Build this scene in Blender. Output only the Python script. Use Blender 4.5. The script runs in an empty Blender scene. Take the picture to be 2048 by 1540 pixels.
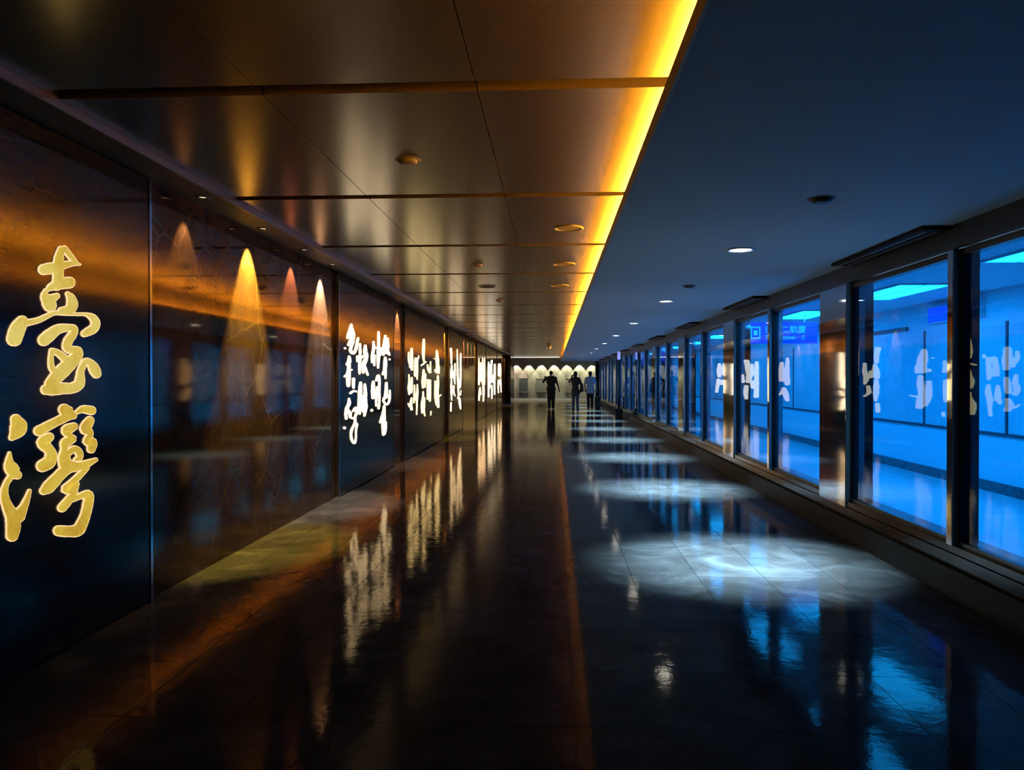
import bpy, bmesh, math, random
from mathutils import Vector, Matrix, Euler
random.seed(7)
C = bpy.context.scene.collection
scene = bpy.context.scene

# ------------------------------------------------------------------ camera
F = 1540.0                      # focal length in pixels of the 2048 x 1540 frame
VPX, VPY = 1107.0, 757.0        # where the corridor's direction (+Y) vanishes
CAMH = 1.40
cam_d = bpy.data.cameras.new('camera')
cam = bpy.data.objects.new('camera', cam_d); C.objects.link(cam)
cam_d.sensor_fit = 'HORIZONTAL'; cam_d.sensor_width = 36.0
cam_d.lens = F / 2048.0 * 36.0
cam_d.clip_start = 0.05; cam_d.clip_end = 200
yaw = math.atan((VPX - 1024.0) / F)
pitch = math.atan((VPY - 770.0) / math.hypot(F, VPX - 1024.0))
cam.location = (0, 0, CAMH)
cam.rotation_euler = (math.pi / 2 + pitch, 0, yaw)
scene.camera = cam
RM = Euler((math.pi / 2 + pitch, 0, yaw), 'XYZ').to_matrix()

def ray(u, v):
    return RM @ Vector(((u - 1024.0) / F, -(v - 770.0) / F, -1.0))
def on_x(u, v, X):              # pixel -> (Y, Z) on the wall plane x = X
    d = ray(u, v); t = X / d.x
    return d.y * t, CAMH + d.z * t

# ------------------------------------------------------------------ world, exposure, render helpers
w = bpy.data.worlds.new('world'); scene.world = w; w.use_nodes = True
w.node_tree.nodes['Background'].inputs[0].default_value = (0.02, 0.03, 0.05, 1)
w.node_tree.nodes['Background'].inputs[1].default_value = 0.02
scene.view_settings.view_transform = 'Standard'
scene.view_settings.look = 'None'
scene.view_settings.exposure = 0.0
scene.view_settings.gamma = 1.0
scene.view_settings.use_curve_mapping = False
cy = scene.cycles
cy.use_denoising = True
cy.max_bounces = 6; cy.diffuse_bounces = 3; cy.glossy_bounces = 4; cy.transparent_max_bounces = 10
cy.use_adaptive_sampling = True; cy.adaptive_threshold = 0.05
cy.sample_clamp_indirect = 4.0
cy.caustics_reflective = False; cy.caustics_refractive = False
cy.use_light_tree = True

# light levels (lamps of the place, plus an added row of light panels)
COVE = 260.0          # amber strip hidden in the ceiling cove
DOWN_W = 4800.0       # cool downlights in the window-side ceiling
WALL_W = 330.0        # small spots washing the marble
END_W = 150.0         # spots washing the end wall
NEXT_L = 17.0        # light panels in the passage beyond the glass, one row added

def spot(name, loc, direction, watts, col, size_deg, blend, radius, parent=None):
    l = bpy.data.lights.new(name, 'SPOT'); l.energy = watts; l.color = col
    l.spot_size = math.radians(size_deg); l.spot_blend = blend; l.shadow_soft_size = radius
    o = bpy.data.objects.new(name, l); C.objects.link(o)
    o.location = loc
    o.rotation_euler = Vector(direction).to_track_quat('-Z', 'Y').to_euler()
    if parent:
        o.parent = parent
        o.location = Vector(loc) - parent.location
    return o

# ------------------------------------------------------------------ main dimensions (metres)
XL, XR = -2.56, 2.55            # marble face on the left, pillar face on the right
ZS = 2.655                      # wall-side soffit strip
ZC = 2.69                       # metal panel ceiling
ZR = 2.38                       # low plaster ceiling by the windows
XLIP = 0.395                    # edge of the low ceiling
Y0, YE, YW = -2.2, 44.8, 49.0   # behind the camera, end of the corridor, end wall

# ------------------------------------------------------------------ materials
def mat(name):
    m = bpy.data.materials.new(name); m.use_nodes = True
    nt = m.node_tree
    return m, nt, nt.nodes['Principled BSDF']
def setp(b, **k):
    names = dict(base='Base Color', rough='Roughness', metal='Metallic', spec='Specular IOR Level',
                 ecol='Emission Color', estr='Emission Strength', coat='Coat Weight', crough='Coat Roughness',
                 aniso='Anisotropic', ior='IOR')
    for a, v in k.items():
        if a in ('base', 'ecol'): v = (*v, 1)
        b.inputs[names[a]].default_value = v
def simple(name, base, rough=0.5, metal=0.0, spec=0.5, **k):
    m, nt, b = mat(name); setp(b, base=base, rough=rough, metal=metal, spec=spec, **k)
    return m
def pos(nt, scale=(1, 1, 1)):
    g = nt.nodes.new('ShaderNodeNewGeometry'); mp = nt.nodes.new('ShaderNodeMapping')
    nt.links.new(g.outputs['Position'], mp.inputs[0]); mp.inputs['Scale'].default_value = scale
    return mp.outputs[0]
def noise(nt, vec, scale, detail=4, rough=0.55, dist=0.0):
    n = nt.nodes.new('ShaderNodeTexNoise'); nt.links.new(vec, n.inputs['Vector'])
    n.inputs['Scale'].default_value = scale; n.inputs['Detail'].default_value = detail
    n.inputs['Roughness'].default_value = rough; n.inputs['Distortion'].default_value = dist
    return n.outputs[0]
def ramp(nt, fac, stops):
    r = nt.nodes.new('ShaderNodeValToRGB'); nt.links.new(fac, r.inputs[0])
    e = r.color_ramp.elements
    while len(e) < len(stops): e.new(0.5)
    for i, (p, c) in enumerate(stops):
        e[i].position = p; e[i].color = (*c, 1) if len(c) == 3 else c
    return r.outputs[0]
def mixc(nt, fac, a, b, mode='MIX'):
    m = nt.nodes.new('ShaderNodeMix'); m.data_type = 'RGBA'; m.blend_type = mode
    for s, v in ((0, fac), (6, a), (7, b)):
        if isinstance(v, (int, float)): m.inputs[s].default_value = v
        elif isinstance(v, tuple): m.inputs[s].default_value = (*v, 1)
        else: nt.links.new(v, m.inputs[s])
    return m.outputs[2]
def bump(nt, b, h, strength, dist=0.01):
    n = nt.nodes.new('ShaderNodeBump'); n.inputs['Strength'].default_value = strength
    n.inputs['Distance'].default_value = dist
    nt.links.new(h, n.inputs['Height']); nt.links.new(n.outputs[0], b.inputs['Normal'])

def tinted_polish(nt, b, ior, tint, rough, power=1.0):
    """matt body under polish; warm tint coloured in to mute blue window reflections"""
    b.inputs['Specular IOR Level'].default_value = 0.0
    g_ = nt.nodes.new('ShaderNodeBsdfGlossy'); g_.inputs[0].default_value = (*tint, 1); g_.inputs['Roughness'].default_value = rough
    f_ = nt.nodes.new('ShaderNodeFresnel'); f_.inputs[0].default_value = ior
    m_ = nt.nodes.new('ShaderNodeMixShader'); o_ = [n for n in nt.nodes if n.type == 'OUTPUT_MATERIAL'][0]
    fo = f_.outputs[0]
    if power != 1.0:
        pw = nt.nodes.new('ShaderNodeMath'); pw.operation = 'POWER'; pw.inputs[1].default_value = power
        nt.links.new(fo, pw.inputs[0]); fo = pw.outputs[0]
    nt.links.new(fo, m_.inputs[0]); nt.links.new(b.outputs[0], m_.inputs[1]); nt.links.new(g_.outputs[0], m_.inputs[2])
    nt.links.new(m_.outputs[0], o_.inputs[0])

# polished dark floor stone
M_FLOOR, nt, b = mat('floor_stone')
p = pos(nt)
c1 = ramp(nt, noise(nt, p, 2.2, 8, 0.62, 1.2), [(0.3, (0.025, 0.023, 0.022)), (0.52, (0.048, 0.045, 0.044)), (0.72, (0.085, 0.082, 0.080))])
oi = nt.nodes.new('ShaderNodeObjectInfo')
rr = ramp(nt, oi.outputs['Random'], [(0.0, (0.86, 0.86, 0.86)), (1.0, (1.08, 1.08, 1.08))])
c1 = mixc(nt, 1.0, c1, rr, 'MULTIPLY')
nt.links.new(c1, b.inputs['Base Color'])
setp(b, rough=0.13, spec=0.2)
rg = ramp(nt, noise(nt, p, 5.0, 6, 0.6, 0.6), [(0.3, (0.04, 0.04, 0.04)), (0.75, (0.11, 0.11, 0.11))])
bump(nt, b, noise(nt, p, 7.0, 5, 0.6, 0.5), 0.05, 0.02)
tinted_polish(nt, b, 1.30, (1.0, 0.88, 0.70), 0.07, 1.35)
gn = [n for n in nt.nodes if n.type == 'BSDF_GLOSSY'][0]; bn = [n for n in nt.nodes if n.type == 'BUMP'][0]
nt.links.new(rg, gn.inputs['Roughness']); nt.links.new(bn.outputs[0], gn.inputs['Normal'])
M_GROUT = simple('floor_joint', (0.012, 0.011, 0.011), 0.7)

# brown marble with pale veins
M_MARBLE, nt, b = mat('brown_marble')
p = pos(nt)
nz = nt.nodes.new('ShaderNodeTexNoise'); nt.links.new(p, nz.inputs['Vector']); nz.inputs['Scale'].default_value = 1.3
nz.inputs['Detail'].default_value = 6
wv = mixc(nt, 0.28, p, nz.outputs['Color'], 'ADD')
def veins(scale, width):
    v = nt.nodes.new('ShaderNodeTexVoronoi'); v.feature = 'DISTANCE_TO_EDGE'
    nt.links.new(wv, v.inputs['Vector']); v.inputs['Scale'].default_value = scale
    return ramp(nt, v.outputs['Distance'], [(0.0, (1, 1, 1)), (width, (0, 0, 0))])
base = ramp(nt, noise(nt, p, 3.0, 8, 0.65, 0.8), [(0.3, (0.028, 0.016, 0.010)), (0.6, (0.065, 0.036, 0.021)), (0.8, (0.12, 0.070, 0.042))])
msk = ramp(nt, noise(nt, p, 1.1, 3), [(0.42, (0, 0, 0)), (0.62, (1, 1, 1))])
v1 = mixc(nt, 1.0, veins(1.5, 0.014), msk, 'MULTIPLY')
v2 = mixc(nt, 1.0, veins(5.5, 0.022), msk, 'MULTIPLY')
base = mixc(nt, v2, base, (0.085, 0.050, 0.030))
base = mixc(nt, v1, base, (0.14, 0.09, 0.055))
nt.links.new(base, b.inputs['Base Color'])
setp(b, rough=0.5); tinted_polish(nt, b, 1.44, (1.0, 0.74, 0.46), 0.05)

# black lacquered metal of the lettered panels (brushed, slightly soft reflection)
M_BLACK, nt, b = mat('black_panel')
p = pos(nt, (1, 1.0, 6))
nn = noise(nt, p, 3.0, 3)
nt.links.new(ramp(nt, nn, [(0.3, (0.010, 0.010, 0.012)), (0.7, (0.018, 0.017, 0.018))]), b.inputs['Base Color'])
setp(b, rough=0.5); tinted_polish(nt, b, 1.40, (1.0, 0.80, 0.58), 0.12)
M_CHROME = simple('polished_trim', (0.62, 0.60, 0.57), 0.12, 1.0)
M_DARKTRIM = simple('dark_edge', (0.012, 0.011, 0.011), 0.4)

# champagne metal ceiling, brushed along the corridor
M_CEIL, nt, b = mat('champagne_metal')
p = pos(nt, (5, 0.5, 1))
nn = noise(nt, p, 3.0, 4)
nt.links.new(ramp(nt, nn, [(0.3, (0.25, 0.22, 0.18)), (0.7, (0.275, 0.24, 0.20))]), b.inputs['Base Color'])
setp(b, rough=0.225, metal=0.90, spec=0.4)
M_SLOT = simple('slot_metal', (0.045, 0.036, 0.028), 0.6, 0.0, 0.2)
M_SOFFIT = simple('soffit_paint', (0.115, 0.100, 0.085), 0.5)
M_SOFTRIM = simple('soffit_edge', (0.33, 0.30, 0.26), 0.35, 0.6)
M_PLASTER, nt, b = mat('ceiling_paint')
setp(b, base=(0.60, 0.58, 0.55), rough=0.62, spec=0.3)
M_LIP = simple('lip_paint', (0.55, 0.42, 0.30), 0.5)
M_COVEIN = simple('cove_inside', (0.7, 0.62, 0.5), 0.6)
M_LED = simple('amber_led', (0.8, 0.5, 0.1), 0.5, ecol=(1.0, 0.36, 0.022), estr=COVE)

# right-hand wall
M_MIRROR = simple('mirror_steel', (0.60, 0.60, 0.62), 0.045, 1.0)
M_HEAD = simple('header_metal', (0.035, 0.045, 0.055), 0.38, 0.0, 0.3)
M_PLINTH = simple('black_plinth', (0.006, 0.006, 0.007), 0.5, 0.0, 0.15)
M_LEDGE = simple('ledge_steel', (0.04, 0.04, 0.042), 0.14, 1.0)
M_FRAME = simple('black_frame', (0.010, 0.011, 0.013), 0.3)
M_REVEAL = simple('jamb_blue_reflection', (0.22, 0.36, 0.42), 0.4)  # teal put in for blue light mirrored on the steel side faces
M_DIFF = simple('diffuser_black', (0.004, 0.004, 0.005), 0.6, 0, 0.1)
M_BLADE = simple('diffuser_blade', (0.22, 0.20, 0.19), 0.35, 0.8)

# blue glass pane: tinted see-through plus mirror-like surface reflection
M_GLASS = bpy.data.materials.new('blue_glass'); M_GLASS.use_nodes = True
nt = M_GLASS.node_tree; nt.nodes.clear()
out = nt.nodes.new('ShaderNodeOutputMaterial'); mx = nt.nodes.new('ShaderNodeMixShader')
tr = nt.nodes.new('ShaderNodeBsdfTransparent'); tr.inputs[0].default_value = (0.08, 0.60, 0.98, 1)
gl = nt.nodes.new('ShaderNodeBsdfGlossy'); gl.inputs['Roughness'].default_value = 0.0; gl.inputs[0].default_value = (0.7, 0.75, 0.8, 1)
fr = nt.nodes.new('ShaderNodeFresnel'); fr.inputs[0].default_value = 1.5
gm = nt.nodes.new('ShaderNodeNewGeometry'); io = nt.nodes.new('ShaderNodeMapRange')   # same reflectance from both faces of the pane
io.inputs['To Min'].default_value = 1.5; io.inputs['To Max'].default_value = 1 / 1.5
nt.links.new(gm.outputs['Backfacing'], io.inputs['Value']); nt.links.new(io.outputs[0], fr.inputs[0])
nt.links.new(fr.outputs[0], mx.inputs[0]); nt.links.new(tr.outputs[0], mx.inputs[1])
nt.links.new(gl.outputs[0], mx.inputs[2]); nt.links.new(mx.outputs[0], out.inputs[0])

def emis(name, col, s):
    return simple(name, tuple(min(1, c * 0.6) for c in col), 0.5, ecol=col, estr=s)

# ------------------------------------------------------------------ geometry helpers
def link(name, me, m, parent=None, kind=None):
    o = bpy.data.objects.new(name, me); C.objects.link(o)
    if m is not None and not me.materials: me.materials.append(m)
    if parent is not None: o.parent = parent
    if kind: o['kind'] = kind
    return o
def bm_mesh(bm, name, smooth=False):
    me = bpy.data.meshes.new(name); bm.to_mesh(me); bm.free()
    if smooth:
        for f in me.polygons: f.use_smooth = True
    return me
def add_box(bm, x0, x1, y0, y1, z0, z1):
    vs = [bm.verts.new(v) for v in ((x0, y0, z0), (x1, y0, z0), (x1, y1, z0), (x0, y1, z0),
                                    (x0, y0, z1), (x1, y0, z1), (x1, y1, z1), (x0, y1, z1))]
    for f in ((0, 3, 2, 1), (4, 5, 6, 7), (0, 1, 5, 4), (1, 2, 6, 5), (2, 3, 7, 6), (3, 0, 4, 7)):
        bm.faces.new([vs[i] for i in f])
def box(name, x0, x1, y0, y1, z0, z1, m, parent=None, kind=None, bev=0.0):
    """one box whose origin sits at its own centre; parents are never rotated or scaled"""
    cx, cy_, cz = (x0 + x1) / 2, (y0 + y1) / 2, (z0 + z1) / 2
    bm = bmesh.new(); add_box(bm, x0 - cx, x1 - cx, y0 - cy_, y1 - cy_, z0 - cz, z1 - cz)
    if bev: bmesh.ops.bevel(bm, geom=bm.edges[:], offset=bev, segments=2, affect='EDGES', profile=0.5)
    o = link(name, bm_mesh(bm, name), m, parent, kind)
    o.location = Vector((cx, cy_, cz)) - (parent_loc(parent) if parent else Vector())
    return o
def parent_loc(p):
    l = Vector()
    while p is not None: l += p.location; p = p.parent
    return l
def boxes(name, lst, m, parent=None, kind=None):
    """several bars of one piece (a ring frame, a rail set) as one mesh"""
    bm = bmesh.new(); o0 = parent_loc(parent) if parent else Vector()
    for x0, x1, y0, y1, z0, z1 in lst:
        add_box(bm, x0 - o0.x, x1 - o0.x, y0 - o0.y, y1 - o0.y, z0 - o0.z, z1 - o0.z)
    return link(name, bm_mesh(bm, name), m, parent, kind)
def empty(name, loc=(0, 0, 0), parent=None, kind=None):
    o = bpy.data.objects.new(name, None); C.objects.link(o); o.location = loc
    o.empty_display_size = 0.1
    if parent is not None: o.parent = parent
    if kind: o['kind'] = kind
    return o
def tag(o, label, cat, group=None):
    o['label'] = label; o['category'] = cat
    if group: o['group'] = group
    return o
def lathe(profile, n=28):
    """profile (r, z) list revolved about z"""
    bm = bmesh.new(); rings = []
    for r, z in profile:
        if r < 1e-6: rings.append([bm.verts.new((0, 0, z))])
        else: rings.append([bm.verts.new((r * math.cos(2 * math.pi * k / n), r * math.sin(2 * math.pi * k / n), z)) for k in range(n)])
    for a, b_ in zip(rings, rings[1:]):
        for k in range(n):
            k2 = (k + 1) % n
            if len(a) == 1 and len(b_) == 1: continue
            if len(a) == 1: bm.faces.new((a[0], b_[k], b_[k2]))
            elif len(b_) == 1: bm.faces.new((a[k], b_[0], a[k2]))
            else: bm.faces.new((a[k], b_[k], b_[k2], a[k2]))
    bmesh.ops.recalc_face_normals(bm, faces=bm.faces[:])
    return bm
ORD = ['nearest', 'second', 'third', 'fourth', 'fifth', 'sixth', 'seventh', 'eighth', 'ninth', 'tenth', 'eleventh', 'twelfth',
       'thirteenth', 'fourteenth', 'fifteenth', 'sixteenth', 'seventeenth', 'eighteenth', 'nineteenth', 'twentieth']

# ------------------------------------------------------------------ floor: stone tiles with recessed joints
floor = empty('floor', (0, 0, 0), kind='structure')
box('joint_bed', XL - 0.05, XR + 0.25, Y0, YW, -0.10, -0.004, M_GROUT, floor)
TW, TL, G = 0.4655, 0.60, 0.0035
cols = []
xs = [0.086 + k * TW for k in range(-5, 6)]
edges = [XL - 0.02] + [x for x in xs if XL + 0.1 < x < XR - 0.1] + [XR + 0.02]
rows = []
y = 3.09 - 9 * TL
while y < YW - 0.01:
    rows.append((y, min(y + TL, YW))); y += TL
cache = {}
def tile_mesh(wd, ln):
    k = (round(wd, 3), round(ln, 3))
    if k not in cache:
        bm = bmesh.new(); add_box(bm, -wd / 2, wd / 2, -ln / 2, ln / 2, -0.02, 0.0)
        me = bm_mesh(bm, 'floor_tile'); me.materials.append(M_FLOOR); cache[k] = me
    return cache[k]
far = bmesh.new(); n_t = 0
for (ya, yb) in rows:
    for xa, xb in zip(edges, edges[1:]):
        wd, ln = xb - xa - G, yb - ya - G
        cx, cyy = (xa + xb) / 2, (ya + yb) / 2
        if yb > 2.0 and n_t < 290:
            o = link('floor_tile', tile_mesh(wd, ln), None, floor); o.location = (cx, cyy, 0); n_t += 1
        else:
            add_box(far, cx - wd / 2, cx + wd / 2, cyy - ln / 2, cyy + ln / 2, -0.02, 0.0)
link('floor_tiles_far', bm_mesh(far, 'floor_tiles_far'), M_FLOOR, floor, 'stuff')

# ------------------------------------------------------------------ ceiling
ceil = empty('ceiling', (0, 0, ZR), kind='structure')
PX = [-2.285, -1.32, -0.342, 0.66]
SLOT0, SP, SW = 3.335, 2.025, 0.115
pm = {}
def panel_mesh(wd, ln):
    k = (round(wd, 3), round(ln, 3))
    if k not in pm:
        bm = bmesh.new(); add_box(bm, -wd / 2, wd / 2, -ln / 2, ln / 2, 0, 0.05)
        me = bm_mesh(bm, 'metal_panel'); me.materials.append(M_CEIL); me.materials.append(M_SLOT)
        for f in me.polygons: f.material_index = 0 if f.normal.z < -0.5 else 1      # folded dark sides
        pm[k] = me
    return pm[k]
k = -3
while True:
    ya = SLOT0 + SW + k * SP; yb = SLOT0 + (k + 1) * SP
    if ya > YE: break
    ya = max(ya, Y0); yb = min(yb, YE)
    if yb - ya > 0.05:
        for i in range(3):
            o = link('metal_panel', panel_mesh(PX[i + 1] - PX[i] - 0.005, yb - ya), None, ceil)
            o.location = ((PX[i] + PX[i + 1]) / 2, (ya + yb) / 2, ZC - ZR)
    k += 1
box('slot_backing', -2.6, 0.75, Y0, YE, ZC + 0.085, ZC + 0.12, M_SLOT, ceil)
box('wall_soffit', XL - 0.06, -2.292, Y0, YE, ZS, ZC + 0.08, M_SOFFIT, ceil)
box('soffit_edge', -2.300, -2.287, Y0, YE, ZS - 0.006, ZS + 0.045, M_SOFTRIM, ceil)
# low plaster ceiling with an upstand that hides the amber strip
box('plaster_ceiling', XLIP + 0.012, XR + 0.35, Y0, YE, ZR, ZR + 0.03, M_PLASTER, ceil)
box('cove_lip', XLIP, XLIP + 0.012, Y0, YE, ZR - 0.002, ZR + 0.062, M_LIP, ceil)
box('cove_back', 0.662, 0.70, Y0, YE, ZR + 0.03, ZC + 0.12, M_COVEIN, ceil)
led = boxes('amber_strip', [(0.60, 0.63, y, y + 1.9, ZR + 0.031, ZR + 0.043) for y in [Y0 + 0.1 + 2 * i for i in range(23)]], M_LED, ceil)

# ------------------------------------------------------------------ left wall: marble and lettered black panels
wl = empty('wall_left', (XL, 0, 0), kind='structure')
box('wall_core', XL - 0.12, XL - 0.04, Y0, YE, 0, ZS + 0.03, M_DARKTRIM, wl)
def yl(u): return on_x(u, 757, XL + 0.04)[0]
BREAKS = {'A': (Y0 + 0.9, yl(303)), 'B': (yl(677), yl(788)), 'C': (yl(810), yl(887)), 'D': (yl(897), yl(926)),
          'E': (yl(955), yl(971.5)), 'F': (yl(972.5), yl(993)), 'G': (yl(994.5), yl(1004))}
order = 'ABCDEFG'
prev = Y0
slabs = []
for q in order:
    a, b_ = BREAKS[q]
    if a - prev > 0.02: slabs.append((prev, a))
    prev = b_
slabs.append((prev, YE))
for a, b_ in slabs:
    box('marble_slab', XL - 0.04, XL, a, b_, 0, ZS, M_MARBLE, wl)

# ---- brush strokes: (x, y, half width) in crop pixels, turned into raised lit strokes on the panel face
def smooth_path(pts, n=5):
    if len(pts) < 3:
        if len(pts) == 1: return [Vector(pts[0])]
        a, b_ = Vector(pts[0]), Vector(pts[1])
        return [a.lerp(b_, i / 4) for i in range(5)]
    P = [Vector(p_) for p_ in pts]; P = [2 * P[0] - P[1]] + P + [2 * P[-1] - P[-2]]
    res = []
    for i in range(1, len(P) - 2):
        p0, p1, p2, p3 = P[i - 1:i + 3]
        for j in range(n):
            t = j / n
            res.append(0.5 * ((2 * p1) + (p2 - p0) * t + (2 * p0 - 5 * p1 + 4 * p2 - p3) * t * t + (3 * p1 - p0 - 3 * p2 + p3) * t ** 3))
    res.append(P[-2])
    return res
def ribbon(pts, grow=0.0, jitter=0.0):
    path = smooth_path(pts)
    def R(p_): return max(p_.z + grow, 0.8)
    if len(path) == 1:
        c = path[0]; r = R(c)
        ring = [(c.x + r * math.cos(a * math.pi / 8), c.y + r * math.sin(a * math.pi / 8)) for a in range(16)]
        return ring, None
    L, Rr = [], []
    for i, p_ in enumerate(path):
        a = path[max(i - 1, 0)]; b_ = path[min(i + 1, len(path) - 1)]
        d = Vector((b_.x - a.x, b_.y - a.y))
        if d.length < 1e-6: d = Vector((0, 1))
        d.normalize(); n = Vector((-d.y, d.x)); r = R(p_) * (1 + random.uniform(-jitter, jitter))
        L.append((p_.x + n.x * r, p_.y + n.y * r)); Rr.append((p_.x - n.x * r, p_.y - n.y * r))
    def cap(p_, q, r):
        d = Vector((p_.x - q.x, p_.y - q.y)).normalized(); a0 = math.atan2(d.y, d.x)
        return [(p_.x + r * math.cos(a0 + s), p_.y + r * math.sin(a0 + s)) for s in (math.pi / 3, math.pi / 6, 0, -math.pi / 6, -math.pi / 3)]
    capE = cap(path[-1], path[-2], R(path[-1])); capS = cap(path[0], path[1], R(path[0]))
    return (L, Rr, capE, capS), True
def char_mesh(name, strokes, to_yz, xb, xf, grow=0.0, jitter=0.0, step=0.0002):
    """raised strokes from wall depth xb to front xf (corridor side is +x)"""
    bm = bmesh.new()
    for si, pts in enumerate(strokes):
        f_ = xf + (si % 5) * step
        res, strip = ribbon(pts, grow, jitter)
        def V(p_, x): yy, zz = to_yz(*p_); return bm.verts.new((x, yy, zz))
        if strip is None:
            ring = res; fr_ = [V(p_, f_) for p_ in ring]; bk = [V(p_, xb) for p_ in ring]
            bm.faces.new(fr_)
        else:
            L, Rr, cE, cS = res
            lf = [V(p_, f_) for p_ in L]; rf = [V(p_, f_) for p_ in Rr]
            ef = [V(p_, f_) for p_ in cE]; sf = [V(p_, f_) for p_ in cS]
            for i in range(len(L) - 1): bm.faces.new((lf[i], lf[i + 1], rf[i + 1], rf[i]))
            # L is at +n; the end cap runs from +pi/3 (the L side) round to the R side
            bm.faces.new([lf[-1]] + ef + [rf[-1]])
            bm.faces.new([rf[0]] + sf + [lf[0]])
            fr_ = lf + ef + rf[::-1] + sf
            bk = [bm.verts.new((xb, v.co.y, v.co.z)) for v in fr_]
        n = len(fr_)
        for i in range(n):
            j = (i + 1) % n
            bm.faces.new((fr_[i], fr_[j], bk[j], bk[i]))
    return bm

PF = XL + 0.040                 # face of the black panels
def crop_map(x0, y0, sc, xplane):
    return lambda x, y: on_x(x0 + x / sc, y0 + y / sc, xplane)

# panel A: the two large characters by the camera
CH_A1 = [
 [(528, 252, 30), (508, 330, 40), (505, 420, 46), (500, 500, 44), (492, 565, 40)],
 [(555, 245, 26), (608, 312, 25), (650, 362, 20), (686, 382, 8)],
 [(690, 381, 8), (620, 372, 24), (540, 388, 34), (440, 412, 48), (378, 424, 46)],
 [(408, 602, 14), (440, 575, 32), (520, 545, 48), (600, 535, 48)],
 [(395, 600, 14), (388, 650, 36), (415, 690, 56), (432, 730, 56)], [(425, 685, 45), (492, 650, 26)],
 [(585, 632, 20), (612, 670, 38), (622, 730, 48), (590, 772, 42), (535, 780, 36)],
 [(195, 868, 50), (155, 935, 66), (128, 1015, 66)],
 [(225, 882, 30), (330, 858, 25), (400, 826, 22), (470, 795, 20), (560, 802, 16), (660, 806, 14), (742, 808, 16), (800, 838, 32), (822, 885, 38), (805, 928, 38), (760, 955, 36), (728, 972, 30)],
 [(380, 1028, 50), (430, 985, 50), (500, 935, 42), (580, 922, 32), (636, 928, 30), (630, 972, 34), (590, 1030, 38), (576, 1085, 38), (612, 1112, 36), (668, 1118, 36), (664, 1160, 46), (610, 1220, 56), (545, 1285, 60), (485, 1345, 55), (435, 1400, 48)],
 [(455, 1118, 24), (505, 1140, 28), (565, 1190, 34)],
 [(448, 1115, 20), (440, 1190, 22), (448, 1265, 26), (490, 1310, 26)],
 [(398, 1452, 44), (450, 1442, 58), (540, 1440, 50), (620, 1438, 46), (680, 1405, 45), (690, 1350, 38), (694, 1295, 30), (722, 1230, 28), (748, 1205, 26), (790, 1240, 38), (818, 1290, 46), (830, 1315, 40)],
]
CH_A2 = [
 [(142, 252, 46), (165, 312, 74), (140, 368, 56), (108, 408, 26)],
 [(88, 538, 12), (84, 610, 34), (95, 655, 56), (130, 710, 54), (155, 728, 36)],
 [(95, 745, 26), (62, 795, 24), (42, 860, 30), (46, 930, 38), (75, 1010, 46), (115, 1090, 62), (118, 1180, 60), (108, 1245, 52)],
 [(258, 862, 15), (236, 930, 24), (205, 1005, 36), (165, 1075, 56)],
 [(555, 168, 50), (592, 205, 60), (630, 218, 32)], [(600, 215, 36), (540, 245, 38), (440, 295, 38), (338, 350, 44)],
 [(660, 192, 16), (715, 165, 32), (788, 176, 38)],
 [(428, 402, 38), (370, 450, 50), (420, 505, 44), (442, 555, 48), (425, 615, 55), (368, 650, 52)],
 [(636, 312, 34), (575, 345, 46), (600, 392, 26), (632, 418, 28), (565, 450, 42), (552, 510, 28), (532, 580, 30), (545, 645, 36)],
 [(590, 535, 28), (640, 505, 30), (680, 535, 32), (682, 580, 28), (652, 595, 18)],
 [(575, 560, 30), (580, 620, 34), (630, 640, 36)],
 [(825, 596, 17), (760, 625, 30), (690, 650, 38), (600, 665, 45), (540, 705, 46), (470, 778, 50), (415, 835, 52), (380, 862, 36)],
 [(772, 262, 38), (735, 330, 48), (775, 372, 28), (745, 440, 32), (792, 448, 42), (785, 505, 36)],
 [(745, 665, 24), (670, 745, 28), (612, 800, 30), (565, 850, 40), (628, 832, 48), (655, 805, 28)],
 [(645, 870, 26), (585, 950, 36), (535, 1008, 38)],
 [(625, 935, 24), (700, 905, 28), (762, 898, 40), (756, 980, 42), (738, 1060, 42), (712, 1130, 46), (672, 1198, 52), (600, 1210, 48), (508, 1205, 46)],
]
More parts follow.
